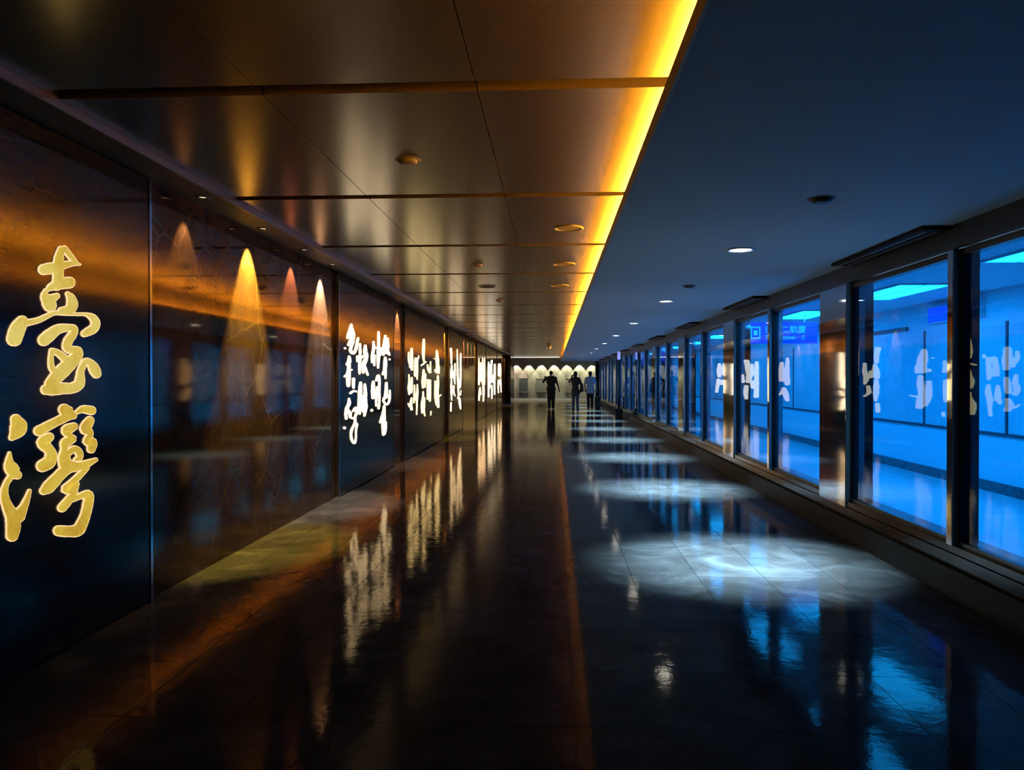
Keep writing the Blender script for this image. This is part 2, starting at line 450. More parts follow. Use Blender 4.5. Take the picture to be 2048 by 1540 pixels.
# further panels: characters as groups of strokes, read column by column
CH_B = [
 [[(195, 60, 18), (185, 120, 28), (160, 190, 24), (148, 212, 14)], [(200, 110, 22), (215, 170, 26), (200, 230, 32), (160, 295, 16)], [(215, 250, 20), (190, 330, 20), (190, 372, 22), (225, 393, 16), (250, 340, 18), (265, 260, 18), (275, 215, 14)]],
 [[(122, 335, 15)]],
 [[(170, 435, 18), (170, 490, 26), (142, 525, 15)], [(165, 500, 22), (165, 580, 22), (150, 640, 20), (115, 670, 12)], [(165, 620, 26), (160, 700, 28), (160, 775, 22)], [(170, 590, 13), (200, 590, 11)]],
 [[(222, 700, 20), (220, 760, 18), (222, 800, 16)], [(185, 865, 16), (225, 840, 12), (255, 850, 9)]],
 [[(168, 935, 14), (168, 990, 23), (140, 1050, 20), (130, 1110, 18), (135, 1165, 18)], [(150, 1060, 18), (180, 1110, 23), (182, 1150, 14), (215, 1165, 13)], [(215, 1080, 13), (250, 1045, 23), (260, 1090, 18), (240, 1150, 16), (238, 1220, 16), (200, 1300, 16), (192, 1370, 15), (205, 1430, 16), (235, 1455, 16), (250, 1390, 11), (250, 1310, 12), (262, 1240, 14), (245, 1220, 14)]],
 [[(115, 1278, 18)]],
 [[(298, 285, 13), (300, 400, 18), (295, 520, 20), (292, 635, 13)], [(265, 430, 13), (265, 490, 11)], [(360, 305, 16), (360, 380, 26), (375, 440, 23), (345, 520, 26), (335, 620, 17)], [(355, 560, 18), (390, 650, 12)], [(310, 440, 17), (345, 430, 17)]],
 [[(305, 745, 18), (300, 830, 25), (295, 940, 25), (290, 1050, 22), (295, 1110, 14)], [(355, 765, 16), (360, 850, 22), (360, 940, 22), (365, 1030, 23), (350, 1130, 16)], [(310, 900, 19), (340, 930, 15), (320, 1010, 21), (340, 1080, 21)]],
 [[(458, 262, 15), (460, 330, 18), (445, 420, 18), (440, 500, 13)], [(468, 420, 16), (468, 535, 13)], [(518, 145, 13), (518, 280, 18), (515, 420, 22), (512, 565, 13)], [(490, 330, 13), (540, 340, 16), (535, 420, 13)]],
 [[(455, 735, 18), (452, 820, 25), (452, 920, 20)], [(490, 715, 14), (515, 660, 20), (528, 740, 16), (522, 850, 18), (528, 960, 13), (518, 1045, 15)], [(500, 800, 16), (492, 900, 15), (490, 1015, 12)]],
 [[(438, 1070, 18)]],
 [[(597, 190, 15), (595, 260, 26), (580, 340, 25), (575, 410, 16)], [(625, 220, 13), (628, 300, 18), (620, 360, 22), (645, 410, 14)], [(590, 390, 12), (640, 395, 14)]],
 [[(648, 467, 13)]],
 [[(597, 450, 18), (597, 520, 26), (590, 590, 20), (570, 640, 16)], [(600, 600, 16), (600, 690, 11)]],
 [[(610, 750, 18), (608, 830, 20), (600, 900, 20), (575, 955, 14), (610, 1000, 14), (640, 970, 14), (650, 900, 14), (650, 835, 11)], [(600, 920, 13), (630, 900, 16)]],
 [[(585, 1020, 15), (580, 1090, 23), (560, 1170, 27), (540, 1210, 17)], [(580, 1130, 25), (575, 1250, 25), (575, 1355, 18)], [(605, 1210, 11), (603, 1290, 12), (590, 1350, 12)]],
]
CH_C = [
 [[(180, 290, 20), (180, 400, 28), (185, 500, 26), (185, 610, 20)], [(135, 345, 11), (135, 440, 16), (145, 510, 16)], [(160, 450, 22), (160, 570, 20)]],
 [[(245, 440, 22), (235, 560, 19), (235, 700, 22)], [(268, 440, 16), (268, 560, 15), (262, 680, 20), (268, 760, 11)], [(290, 400, 11), (288, 440, 9)]],
 [[(140, 690, 11), (145, 800, 18), (135, 900, 20), (145, 985, 18)], [(185, 735, 15), (180, 850, 23), (175, 960, 20)]],
 [[(225, 850, 11), (225, 960, 18), (225, 1070, 20)], [(268, 840, 11), (270, 950, 18), (262, 1060, 18), (262, 1180, 12), (258, 1300, 11)]],
 [[(180, 1050, 16), (170, 1130, 23), (180, 1220, 23)], [(125, 1130, 9), (150, 1180, 15)], [(220, 1060, 16), (215, 1120, 12)]],
 [[(368, 150, 20), (365, 260, 26), (362, 400, 22), (370, 480, 16)], [(400, 490, 12), (370, 515, 14), (330, 545, 12)]],
 [[(365, 615, 16), (362, 720, 26), (350, 800, 20), (355, 890, 15)], [(395, 680, 13), (392, 780, 16), (385, 880, 13)]],
 [[(358, 950, 11), (358, 1040, 20), (345, 1130, 25), (345, 1270, 20)], [(380, 1050, 12), (375, 1160, 15), (372, 1250, 15), (385, 1320, 11)]],
 [[(472, 490, 12), (470, 560, 12), (470, 650, 16)], [(425, 540, 15), (440, 610, 20), (460, 650, 18)]],
 [[(432, 770, 18), (432, 900, 20), (428, 1060, 18)], [(465, 775, 16), (465, 900, 18), (462, 1090, 18)], [(445, 850, 13), (450, 1000, 15)]],
 [[(480, 1255, 11), (475, 1310, 9)]],
 [[(568, 320, 16), (575, 450, 32), (580, 560, 30), (575, 650, 26)], [(545, 610, 13), (545, 640, 13)], [(600, 560, 16), (600, 660, 15)], [(528, 440, 10)]],
 [[(585, 710, 16), (585, 830, 22), (575, 960, 26), (580, 1080, 30), (590, 1180, 24)], [(545, 790, 15), (545, 920, 18), (545, 1040, 16), (565, 1150, 16)], [(600, 1020, 15), (630, 1000, 11)]],
]
CH_D = [
 [[(785, 290, 20), (792, 400, 16), (792, 515, 12)]],
 [[(800, 540, 12), (795, 640, 22), (790, 740, 16)], [(848, 520, 11), (848, 640, 14), (840, 740, 18), (848, 830, 9)], [(815, 640, 16), (820, 730, 15)]],
 [[(793, 765, 12), (793, 880, 18), (795, 1000, 16), (797, 1080, 9)], [(832, 860, 12), (828, 960, 14), (850, 1015, 9)]],
 [[(788, 1120, 12), (785, 1245, 14)]],
 [[(882, 300, 7), (885, 420, 12), (888, 560, 14), (890, 700, 16), (900, 820, 22), (900, 950, 14)]],
 [[(938, 365, 12), (935, 480, 15), (935, 600, 15), (935, 730, 15), (925, 880, 18)]],
 [[(890, 1050, 12), (915, 1060, 22), (925, 1150, 20), (935, 1215, 10)], [(942, 930, 7), (930, 1000, 12)], [(905, 900, 12), (900, 1040, 14)]],
]
CH_E = [
 [[(325, 315, 9), (325, 420, 14), (330, 560, 20), (325, 760, 17)], [(355, 390, 12), (358, 520, 18), (355, 700, 16)]],
 [[(388, 310, 10), (390, 450, 18), (385, 600, 18), (385, 740, 15)], [(422, 315, 10), (422, 480, 14), (420, 620, 15), (418, 760, 14)]],
 [[(345, 820, 16), (335, 920, 21), (325, 1030, 14)], [(365, 930, 10), (345, 860, 17)]],
 [[(400, 760, 18), (405, 900, 21), (400, 1045, 12)]],
]
CH_F = [
 [[(490, 380, 12), (490, 500, 15), (490, 640, 15)], [(515, 420, 10), (512, 600, 14)]],
 [[(490, 660, 16), (490, 800, 16), (492, 970, 18)], [(515, 700, 16), (510, 820, 13)]],
 [[(545, 355, 18), (535, 480, 21), (528, 600, 21), (535, 720, 17)]],
 [[(545, 780, 14), (548, 900, 16), (545, 1000, 12)]],
 [[(595, 420, 17), (595, 560, 18), (590, 700, 18), (595, 930, 12)], [(568, 600, 14), (565, 720, 14)]],
]
CH_G = [
 [[(665, 410, 12), (660, 500, 15), (660, 610, 12)], [(690, 410, 10), (695, 520, 13), (690, 630, 12)], [(675, 450, 16), (678, 590, 15)]],
 [[(655, 690, 12), (655, 800, 14), (658, 900, 12)], [(695, 670, 12), (700, 780, 12), (705, 890, 10)], [(680, 690, 14), (678, 760, 11)]],
]
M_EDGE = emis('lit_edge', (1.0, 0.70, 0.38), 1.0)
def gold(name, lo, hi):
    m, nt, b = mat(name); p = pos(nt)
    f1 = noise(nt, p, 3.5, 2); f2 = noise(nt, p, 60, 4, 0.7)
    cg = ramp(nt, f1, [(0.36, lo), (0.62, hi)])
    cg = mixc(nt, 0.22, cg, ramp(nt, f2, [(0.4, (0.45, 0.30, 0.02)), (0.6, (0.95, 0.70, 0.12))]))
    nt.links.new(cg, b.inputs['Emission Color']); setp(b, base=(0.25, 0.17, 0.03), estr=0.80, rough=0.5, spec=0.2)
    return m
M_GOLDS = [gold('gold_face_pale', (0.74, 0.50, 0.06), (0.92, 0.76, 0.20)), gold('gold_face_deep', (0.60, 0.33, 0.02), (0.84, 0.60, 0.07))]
LETTER = {'B': emis('lit_letters_cream', (1.0, 0.78, 0.47), 2.55), 'C': emis('lit_letters_yellow', (1.0, 0.76, 0.34), 2.42),
          'D': emis('lit_letters_peach', (1.0, 0.75, 0.44), 2.55), 'E': emis('lit_letters_amber', (1.0, 0.68, 0.38), 2.42),
          'F': emis('lit_letters_white', (1.0, 0.82, 0.60), 2.69), 'G': emis('lit_letters_warm', (1.0, 0.78, 0.50), 2.55)}
PLAB = {'A': 'tall black panel with two huge gold lit characters beside the camera',
        'B': 'black panel of cream lit calligraphy just past the first marble slab',
        'C': 'wide black panel of yellow lit calligraphy, second small-text panel along the wall',
        'D': 'narrow black panel of lit calligraphy, third small-text panel along the wall',
        'E': 'black panel of amber lit calligraphy just past the farther wide marble slab',
        'F': 'black panel of white lit calligraphy between the last two text panels\' neighbours',
        'G': 'last small black calligraphy panel before the dark pillar at the corridor end'}
PLAB['F'] = 'black panel of white lit calligraphy, second to last along the left wall'
CROPS = {'B': (670, 640, 5.923, CH_B), 'C': (800, 660, 7.7, CH_C), 'D': (800, 660, 7.7, CH_D),
         'E': (920, 680, 8.556, CH_E), 'F': (920, 680, 8.556, CH_F), 'G': (920, 680, 8.556, CH_G)}
for q in order:
    a, b_ = BREAKS[q]
    t = empty('calligraphy_panel', (XL, (a + b_) / 2, 0))
    tag(t, PLAB[q], 'sign panel', 'calligraphy panels along the left wall')
    box('black_sheet', XL + 0.003, PF, a + 0.025, b_ - 0.025, 0.012, ZS - 0.012, M_BLACK, t)
    box('edge_trim', XL + 0.003, PF + 0.006, a, a + 0.025, 0.0, ZS - 0.004, M_CHROME, t)
    box('edge_trim', XL + 0.003, PF + 0.006, b_ - 0.025, b_, 0.0, ZS - 0.004, M_CHROME, t)
    def put(nm, bm, m, par):
        o0 = parent_loc(par)
        bmesh.ops.translate(bm, verts=bm.verts[:], vec=-o0)
        bmesh.ops.recalc_face_normals(bm, faces=bm.faces[:])
        return link(nm, bm_mesh(bm, nm), m, par)
    if q == 'A':
        for strokes, y0c, lab in ((CH_A1, 440, 'upper gold lit character'), (CH_A2, 780, 'lower gold lit character')):
            tf = crop_map(0, y0c, 4.278, PF + 0.008)
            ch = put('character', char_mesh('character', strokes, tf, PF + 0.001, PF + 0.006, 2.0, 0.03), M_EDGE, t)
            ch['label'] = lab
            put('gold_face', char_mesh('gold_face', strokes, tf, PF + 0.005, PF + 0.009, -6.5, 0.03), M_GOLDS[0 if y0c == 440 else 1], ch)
    else:
        x0c, y0c, sc, chars = CROPS[q]
        tf = crop_map(x0c, y0c, sc, PF + 0.004)
        for strokes in chars:
            strokes = [[(x_, y_, r_ * (0.92 if q == 'B' else 0.84)) for x_, y_, r_ in st] for st in strokes]
            put('character', char_mesh('character', strokes, tf, PF + 0.001, PF + 0.004, 0.0, 0.10), LETTER[q], t)

# ---- small spots in the soffit that wash the marble
ring_bm = lathe([(0.030, 0.0), (0.034, -0.006), (0.046, -0.008), (0.052, -0.004), (0.052, 0.006)])
ME_RING = bm_mesh(ring_bm, 'trim_ring', True); ME_RING.materials.append(simple('spot_ring', (0.35, 0.34, 0.32), 0.25, 1.0))
lens_bm = lathe([(0.0, -0.0005), (0.020, -0.001), (0.031, 0.002)])
ME_LENS = bm_mesh(lens_bm, 'lamp_lens', True); ME_LENS.materials.append(emis('spot_lens', (1.0, 0.86, 0.62), 1.0))
HUES = {'amber': (1.0, 0.60, 0.26), 'yellow': (1.0, 0.70, 0.10), 'red-brown': (1.0, 0.40, 0.20), 'white': (1.0, 0.86, 0.66), 'salmon': (1.0, 0.55, 0.30)}
wash = []
for i, (u, hue, k_) in enumerate(((380, 'amber', 0.13), (505, 'yellow', 2.5), (590, 'red-brown', 0.5), (648, 'white', 2.0))):
    wash.append((yl(u), hue, k_, ('faint amber', 'strong yellow', 'dull reddish', 'bright white')[i] + ' beam on the first wide marble slab'))
wash.append(((BREAKS['B'][1] + BREAKS['C'][0]) / 2, 'salmon', 1.2, 'salmon beam on the narrow marble strip after the cream panel'))
wash.append(((BREAKS['C'][1] + BREAKS['D'][0]) / 2, 'yellow', 1.5, 'yellow beam on the narrow marble strip after the yellow-lettered panel'))
d0, e0 = BREAKS['D'][1], BREAKS['E'][0]
for i, hue in enumerate(('salmon', 'amber', 'white', 'yellow')):
    wash.append((d0 + (e0 - d0) * (0.12 + 0.25 * i), hue, (1.3, 1.1, 0.35, 1.1)[i], ('salmon', 'amber', 'pale', 'yellow')[i] + ' beam on the farther wide marble slab'))
for i in range(2):
    wash.append((BREAKS['G'][1] + 0.8 + 1.6 * i, 'amber', 1.2, ('first', 'last')[i] + ' amber beam before the dark pillar at the corridor end'))
for yy, hue, k_, lb in wash:
    t = empty('recessed_spotlight', (-2.425, yy, ZS))
    tag(t, 'small recessed spotlight casting a ' + lb if not lb.startswith(('first', 'last')) else 'small recessed spotlight casting the ' + lb, 'spotlight', 'spotlights in the soffit over the marble')
    link('trim_ring', ME_RING, None, t); link('lamp_lens', ME_LENS, None, t)
    spot('spot_beam', (-2.425, yy, ZS - 0.012), (-0.20, 0, -1), WALL_W * k_, HUES[hue], 58, 0.45, 0.012, t)

# ------------------------------------------------------------------ right wall: plinth, steel ledge, mirror pillars, windows
wr = empty('wall_right', (XR, 0, 0), kind='structure')
XG = XR + 0.052
PER, P0, PW = 4.2, 6.88, 0.66       # pillar spacing, near face of the pillar ahead, pillar width
pill = [P0 + PER * i for i in range(-2, 9)]
ZB, ZT = 0.345, 2.215
box('plinth', XR - 0.02, XR + 0.30, Y0, YE, 0.0, 0.185, M_PLINTH, wr)
box('shadow_groove', XR + 0.02, XR + 0.28, Y0, YE, 0.185, 0.21, M_FRAME, wr)
box('steel_ledge', XR, XR + 0.28, Y0, YE, 0.21, 0.275, M_LEDGE, wr)
box('steel_ledge', XR + 0.012, XR + 0.27, Y0, YE, 0.279, 0.325, M_LEDGE, wr)
box('header', XR - 0.004, XR + 0.26, Y0, YE, ZT + 0.03, ZR, M_HEAD, wr)
box('header_bead', XR - 0.012, XR + 0.02, Y0, YE, ZT + 0.012, ZT + 0.03, M_FRAME, wr)
for pn in pill:
    if pn + PW < Y0: continue
    ya = max(pn, Y0)
    box('mirror_pillar', XR, XR + 0.24, ya, pn + PW, 0.21, ZT + 0.03, M_MIRROR, wr, bev=0.004)
    box('pillar_cap', XR - 0.0045, XR + 0.02, ya - 0.002, pn + PW + 0.002, ZT + 0.012, ZT + 0.10, M_HEAD, wr)
nwin = 0
for i in range(len(pill)):
    a = pill[i] + PW; b_ = pill[i] + PER
    if a > YE - 0.6 or b_ < Y0: continue
    b_ = min(b_, YE - 0.02); a = max(a, Y0)
    nwin += 1
    t = empty('window_%d' % nwin, (XG, (a + b_) / 2, ZB), kind='structure')
    mid = (a + b_) / 2; mh = 0.035
    spans = [(a, mid - mh), (mid + mh, b_)] if b_ - a > 2 else [(a, b_)]
    if len(spans) == 2:
        box('mullion', XR, XR + 0.16, mid - mh, mid + mh, ZB - 0.02, ZT + 0.012, M_MIRROR, t, bev=0.003)
    for s0, s1 in spans:
        fw = 0.028
        boxes('frame', [(XG - 0.012, XG + 0.05, s0, s0 + fw, ZB - 0.02, ZT + 0.012), (XG - 0.012, XG + 0.05, s1 - fw, s1, ZB - 0.02, ZT + 0.012),
                        (XG - 0.012, XG + 0.05, s0 + fw, s1 - fw, ZB - 0.02, ZB + 0.012), (XG - 0.012, XG + 0.05, s0 + fw, s1 - fw, ZT - 0.03, ZT + 0.012)], M_FRAME, t)
        box('pane', XG + 0.004, XG + 0.014, s0 + fw - 0.006, s1 - fw + 0.006, ZB + 0.008, ZT - 0.026, M_GLASS, t)
        # outer steel reveals seen through the pane; their teal imitates blue reflection
        box('reveal', XG + 0.052, XG + 0.10, s1 - 0.03, s1, ZB, ZT, M_REVEAL, t)
        box('jamb_reflection', XR + 0.004, XG - 0.013, s1 - 0.004, s1 + 0.0005, ZB - 0.02, ZT + 0.012, M_REVEAL, t)  # thin sheet added over the mirror side to carry its blue reflection

# slot diffusers where the low ceiling meets the window wall
for i in range(9):
    ya = 5.08 + PER * i
    t = empty('slot_diffuser', (2.45, ya + 0.8, ZR))
    tag(t, ('%s black slot air diffuser along the ceiling edge above the windows' % ORD[i]) if i == 0 else '%s black slot air diffuser from the camera along the ceiling edge' % ORD[i], 'air vent', 'slot diffusers above the windows')
    box('housing', 2.36, 2.545, ya, ya + 1.62, ZR - 0.026, ZR + 0.01, M_DIFF, t)
    box('blade', 2.395, 2.412, ya + 0.04, ya + 1.58, ZR - 0.034, ZR - 0.026, M_BLADE, t)
    box('blade', 2.470, 2.487, ya + 0.04, ya + 1.58, ZR - 0.034, ZR - 0.026, M_BLADE, t)

# cool downlights in the low ceiling
dl_ring = bm_mesh(lathe([(0.082, 0.002), (0.086, -0.008), (0.108, -0.010), (0.116, -0.004), (0.116, 0.006)]), 'trim_ring', True)
dl_ring.materials.append(simple('downlight_ring', (0.45, 0.47, 0.5), 0.35, 0.5))
dl_lens = bm_mesh(lathe([(0.0, -0.006), (0.06, -0.005), (0.084, 0.002)]), 'lamp_lens', True)
dl_lens.materials.append(emis('downlight_lens', (0.93, 0.97, 1.0), 22.0))
for i in range(10):
    yy = 5.95 + 3.9 * i
    t = empty('downlight', (1.42, yy, ZR))
    tag(t, '%s lit round downlight%s in the blue-grey low ceiling' % (ORD[i], '' if i == 0 else ' from the camera'), 'downlight', 'lit downlights in the low ceiling')
    link('trim_ring', dl_ring, None, t); link('lamp_lens', dl_lens, None, t)
    spot('downlight_beam', (1.42, yy, ZR - 0.02), (0, 0, -1), DOWN_W, (0.44, 0.77, 1.0), 58, 1.0, 0.12, t)

# ceiling discs: detectors and speakers
disc_small = bm_mesh(lathe([(0.0, -0.028), (0.035, -0.028), (0.052, -0.020), (0.058, 0.0), (0.058, 0.004)]), 'detector_body', True)
disc_small.materials.append(simple('detector_plastic', (0.13, 0.12, 0.11), 0.45))
base_ring = bm_mesh(lathe([(0.056, -0.002), (0.070, -0.006), (0.076, 0.0), (0.076, 0.004)]), 'base_ring', True)
base_ring.materials.append(simple('detector_base', (0.16, 0.14, 0.12), 0.5))
sp_ring = bm_mesh(lathe([(0.105, 0.0), (0.108, -0.008), (0.122, -0.010), (0.130, -0.004), (0.130, 0.006)]), 'speaker_rim', True)
sp_ring.materials.append(simple('speaker_rim', (0.11, 0.10, 0.085), 0.35, 0.6))
sp_grill = bm_mesh(lathe([(0.0, 0.0), (0.106, -0.002)]), 'speaker_grille', True)
sp_grill.materials.append(simple('speaker_grille', (0.035, 0.030, 0.025), 0.6))
def px_ceiling(u, v, Z):
    d = ray(u, v); t_ = (Z - CAMH) / d.z
    return d.x * t_, d.y * t_
def detector(u, v, Z, label):
    x, y_ = px_ceiling(u, v, Z); t = empty('smoke_detector', (x, y_, Z)); tag(t, label, 'detector')
    link('detector_body', disc_small, None, t); link('base_ring', base_ring, None, t)
def speaker(u, v, Z, label):
    x, y_ = px_ceiling(u, v, Z); t = empty('ceiling_speaker', (x, y_, Z)); tag(t, label, 'speaker', 'round ceiling speakers')
    link('speaker_rim', sp_ring, None, t); link('speaker_grille', sp_grill, None, t)
detector(816, 320, ZC, 'small round detector on the metal ceiling between the two nearest slots')
detector(955, 529, ZC, 'tiny dark detector on the metal ceiling past the third slot')
detector(1000, 601, ZC, 'tiny dark detector on the metal ceiling beyond the fifth slot')
detector(1643, 397, ZR, 'round detector on the blue-grey ceiling nearest the windows')
detector(1378, 571, ZR, 'flush detector on the blue-grey ceiling between the first two lit downlights')
speaker(1137, 456, ZC, 'large round ceiling speaker nearest in the metal ceiling by the amber cove')
speaker(1128, 528, ZC, 'second round ceiling speaker along the amber cove')
speaker(1119, 571, ZC, 'third round ceiling speaker along the amber cove')
speaker(975, 573, ZC, 'round ceiling speaker in the middle of the metal ceiling beyond the fourth slot')
t = empty('dome_camera', (*px_ceiling(1097, 690, ZC), ZC)); tag(t, 'small dome camera hanging from the far metal ceiling near the cove', 'camera')
link('dome', bm_mesh(lathe([(0.0, -0.20), (0.05, -0.185), (0.085, -0.14), (0.09, -0.10)]), 'dome', True), simple('dome_glass', (0.35, 0.32, 0.28), 0.08, 0.6), t)
link('housing', bm_mesh(lathe([(0.092, -0.10), (0.10, -0.09), (0.10, -0.01), (0.12, 0.0)]), 'housing', True), simple('dome_housing', (0.05, 0.045, 0.04), 0.4), t)

# ------------------------------------------------------------------ passage beyond the glass
XN = 5.42
M_NWALL, nt, b = mat('next_wall'); setp(b, base=(0.80, 0.83, 0.86), rough=0.5)
M_NPANEL, nt, b = mat('next_panel'); p = pos(nt)
nt.links.new(ramp(nt, noise(nt, p, 9, 5, 0.6), [(0.3, (0.58, 0.62, 0.66)), (0.7, (0.70, 0.74, 0.78))]), b.inputs['Base Color']); setp(b, rough=0.4)
M_NBASE, nt, b = mat('next_base'); p = pos(nt)
nt.links.new(ramp(nt, noise(nt, p, 14, 4), [(0.35, (0.05, 0.06, 0.07)), (0.7, (0.16, 0.18, 0.2))]), b.inputs['Base Color']); setp(b, rough=0.4)
M_NFLOOR, nt, b = mat('next_floor'); p = pos(nt)
nt.links.new(ramp(nt, noise(nt, p, 3, 6), [(0.3, (0.66, 0.70, 0.74)), (0.7, (0.76, 0.80, 0.84))]), b.inputs['Base Color']); setp(b, rough=0.16)
M_NCEIL = simple('next_ceiling', (0.78, 0.80, 0.83), 0.6)
M_NLINE = simple('next_frame', (0.07, 0.08, 0.10), 0.5)
fb = box('floor_beyond_glass', XR + 0.30, XN + 0.02, Y0, YW, -0.06, 0.0, M_NFLOOR, kind='structure')
wb = empty('wall_beyond_glass', (XN, 0, 0), kind='structure')
box('wall_face', XN, XN + 0.1, Y0, YW, 0, 2.55, M_NWALL, wb)
box('skirting', XN - 0.02, XN, Y0, YW, 0, 0.13, M_NBASE, wb)
yv = 1.3
while yv < YE:
    a, b_ = yv, yv + 2.05
    box('wall_panel', XN - 0.012, XN - 0.001, a + 0.03, b_ - 0.03, 0.74, 2.05, M_NPANEL, wb)
    boxes('panel_frame', [(XN - 0.018, XN, a - 0.012, a + 0.03, 0.71, 2.09), (XN - 0.018, XN, a + 0.03, b_ - 0.012, 0.70, 0.735)], M_NLINE, wb)
    yv += 2.05
box('lintel', XN - 0.03, XN, 12.1, 13.5, 2.13, 2.19, M_NLINE, wb)
box('ceiling_beyond_glass', XR + 0.26, XN + 0.1, Y0, YW, 2.50, 2.55, M_NCEIL, kind='structure')
box('wall_beyond_end', XR + 0.3, XN, YW - 0.1, YW, 0, 2.5, M_NWALL, kind='structure')
M_NLIGHT = emis('light_panel_lens', (0.40, 0.76, 1.0), NEXT_L)
M_NLFR = simple('light_panel_frame', (0.6, 0.64, 0.68), 0.4)
NL = [(4.3, 6.55 + 3.45 * i, ORD[i], 'far-wall row') for i in range(11)] + [(3.15, 8.25 + 3.45 * i, ORD[i], 'unseen row added next to the blue glass to brighten the passage') for i in range(10)]  # second row is added light, hidden behind the window header
for cx_, yy, on_, rw in NL:
    t = empty('ceiling_light_panel', (cx_, yy, 2.50))
    tag(t, '%s fluorescent light panel%s in the passage behind the glass, %s' % (on_, '' if on_ == 'nearest' else ' from the camera', rw), 'ceiling light', 'light panels behind the blue glass')
    hx = 0.33
    boxes('frame', [(cx_ - hx, cx_ + hx, yy - 0.88, yy - 0.85, 2.478, 2.50), (cx_ - hx, cx_ + hx, yy + 0.85, yy + 0.88, 2.478, 2.50),
                    (cx_ - hx, cx_ - 0.30, yy - 0.85, yy + 0.85, 2.478, 2.50), (cx_ + 0.30, cx_ + hx, yy - 0.85, yy + 0.85, 2.478, 2.50), (cx_ - 0.01, cx_ + 0.01, yy - 0.85, yy + 0.85, 2.478, 2.50)], M_NLFR, t)
    box('diffuser', cx_ - 0.30, cx_ - 0.01, yy - 0.85, yy + 0.85, 2.486, 2.496, M_NLIGHT, t)
    box('diffuser', cx_ + 0.01, cx_ + 0.30, yy - 0.85, yy + 0.85, 2.486, 2.496, M_NLIGHT, t)
# direction sign hung across the passage
def text_mesh(name, s, size, m, parent, loc, rot, bold=0.0):
    cu = bpy.data.curves.new(name, 'FONT'); cu.body = s; cu.size = size; cu.extrude = 0.002; cu.align_x = 'LEFT'; cu.offset = bold
    tmp = bpy.data.objects.new('tmp', cu); C.objects.link(tmp)
    dg = bpy.context.evaluated_depsgraph_get()
    me = bpy.data.meshes.new_from_object(tmp.evaluated_get(dg))
    bpy.data.objects.remove(tmp)
    me.materials.clear()
    o = link(name, me, m, parent); o.location = Vector(loc) - parent_loc(parent); o.rotation_euler = rot
    return o
M_SIGNB = emis('sign_blue', (0.03, 0.12, 1.0), 1.1)
M_SIGNT = emis('sign_white', (0.55, 0.9, 1.0), 2.2)
YS = 13.0
t = empty('direction_sign', (3.78, YS, 1.98)); tag(t, 'blue hanging direction sign with white lettering behind the second window bay', 'sign')
box('sign_box', 3.20, 4.36, YS, YS + 0.08, 1.98, 2.34, M_SIGNB, t, bev=0.006)
for x in (3.4, 4.16): box('hanger_rod', x - 0.012, x + 0.012, YS + 0.03, YS + 0.05, 2.34, 2.5, M_NLFR, t)
RF = (math.pi / 2, 0, 0)
boxes('pictogram', [(3.27, 3.43, YS - 0.004, YS, 2.24, 2.26), (3.27, 3.29, YS - 0.004, YS, 2.08, 2.24), (3.41, 3.43, YS - 0.004, YS, 2.08, 2.24), (3.27, 3.43, YS - 0.004, YS, 2.06, 2.08), (3.32, 3.38, YS - 0.004, YS, 2.12, 2.20)], M_SIGNT, t)
text_mesh('lettering', '\u5f80\u7b2c\u4e8c\u822a\u5ec8', 0.135, M_SIGNT, t, (3.50, YS - 0.001, 2.165), RF)
for wd_, x_ in (('To', 3.50), ('Terminal', 3.64), ('2', 4.10)): text_mesh('lettering', wd_, 0.10, M_SIGNT, t, (x_, YS - 0.001, 2.05), RF)
# small blue wall sign, and a red box standing in for a reddish reflection
t = empty('wall_sign', (XN, 10.6, 2.18)); tag(t, 'plain bright blue wall sign behind the nearest window bay', 'sign')
box('sign_face', XN - 0.06, XN - 0.02, 10.0, 11.35, 2.19, 2.40, M_SIGNB, t)
boxes('sign_rim', [(XN - 0.065, XN, 9.985, 10.0, 2.175, 2.415), (XN - 0.065, XN, 11.35, 11.365, 2.175, 2.415), (XN - 0.065, XN, 10.0, 11.35, 2.175, 2.19), (XN - 0.065, XN, 10.0, 11.35, 2.40, 2.415)], M_NLFR, t)
t = empty('red_reflection', (3.6, 9.6, 2.3)); tag(t, 'small red glowing box imitating a reflection behind the pillar of the nearest window bay', 'sign')
box('sign_box', 3.50, 3.76, 9.6, 9.66, 2.29, 2.42, emis('red_glow', (1.0, 0.10, 0.12), 1.5), t, bev=0.004)
box('hanger_rod', 3.62, 3.64, 9.62, 9.64, 2.42, 2.5, M_NLFR, t)

# ------------------------------------------------------------------ corridor end: dark pillars, cross passage, end wall
M_DPIL = simple('dark_pillar_stone', (0.020, 0.014, 0.010), 0.12)
po = empty('trim_1', (XL, 41.6, 0), kind='structure')
box('pillar_face', XL - 0.04, -2.31, 41.6, YE, 0, ZC, M_DPIL, po)
box('pillar_foot', XL - 0.04, -2.30, 41.59, YE, 0, 0.05, simple('pillar_foot', (0.35, 0.32, 0.26), 0.3), po)
po = empty('trim_2', (XR, 43.9, 0), kind='structure')
box('pillar_face', 2.40, XR + 0.3, 43.9, YE, 0, ZR, M_DPIL, po)
box('corner_bead', 2.385, 2.40, 43.88, 43.9, 0, ZR, M_CHROME, po)
M_END, nt, b = mat('end_wall_stone'); p = pos(nt)
nt.links.new(ramp(nt, noise(nt, p, 2.0, 6, 0.6, 0.5), [(0.3, (0.40, 0.39, 0.27)), (0.7, (0.56, 0.55, 0.40))]), b.inputs['Base Color']); setp(b, rough=0.35)
M_END2, nt, b = mat('end_wall_pink'); p = pos(nt)
nt.links.new(ramp(nt, noise(nt, p, 4.0, 6), [(0.3, (0.38, 0.31, 0.25)), (0.7, (0.52, 0.44, 0.36))]), b.inputs['Base Color']); setp(b, rough=0.35)
we = empty('wall_end', (0, YW, 0), kind='structure')
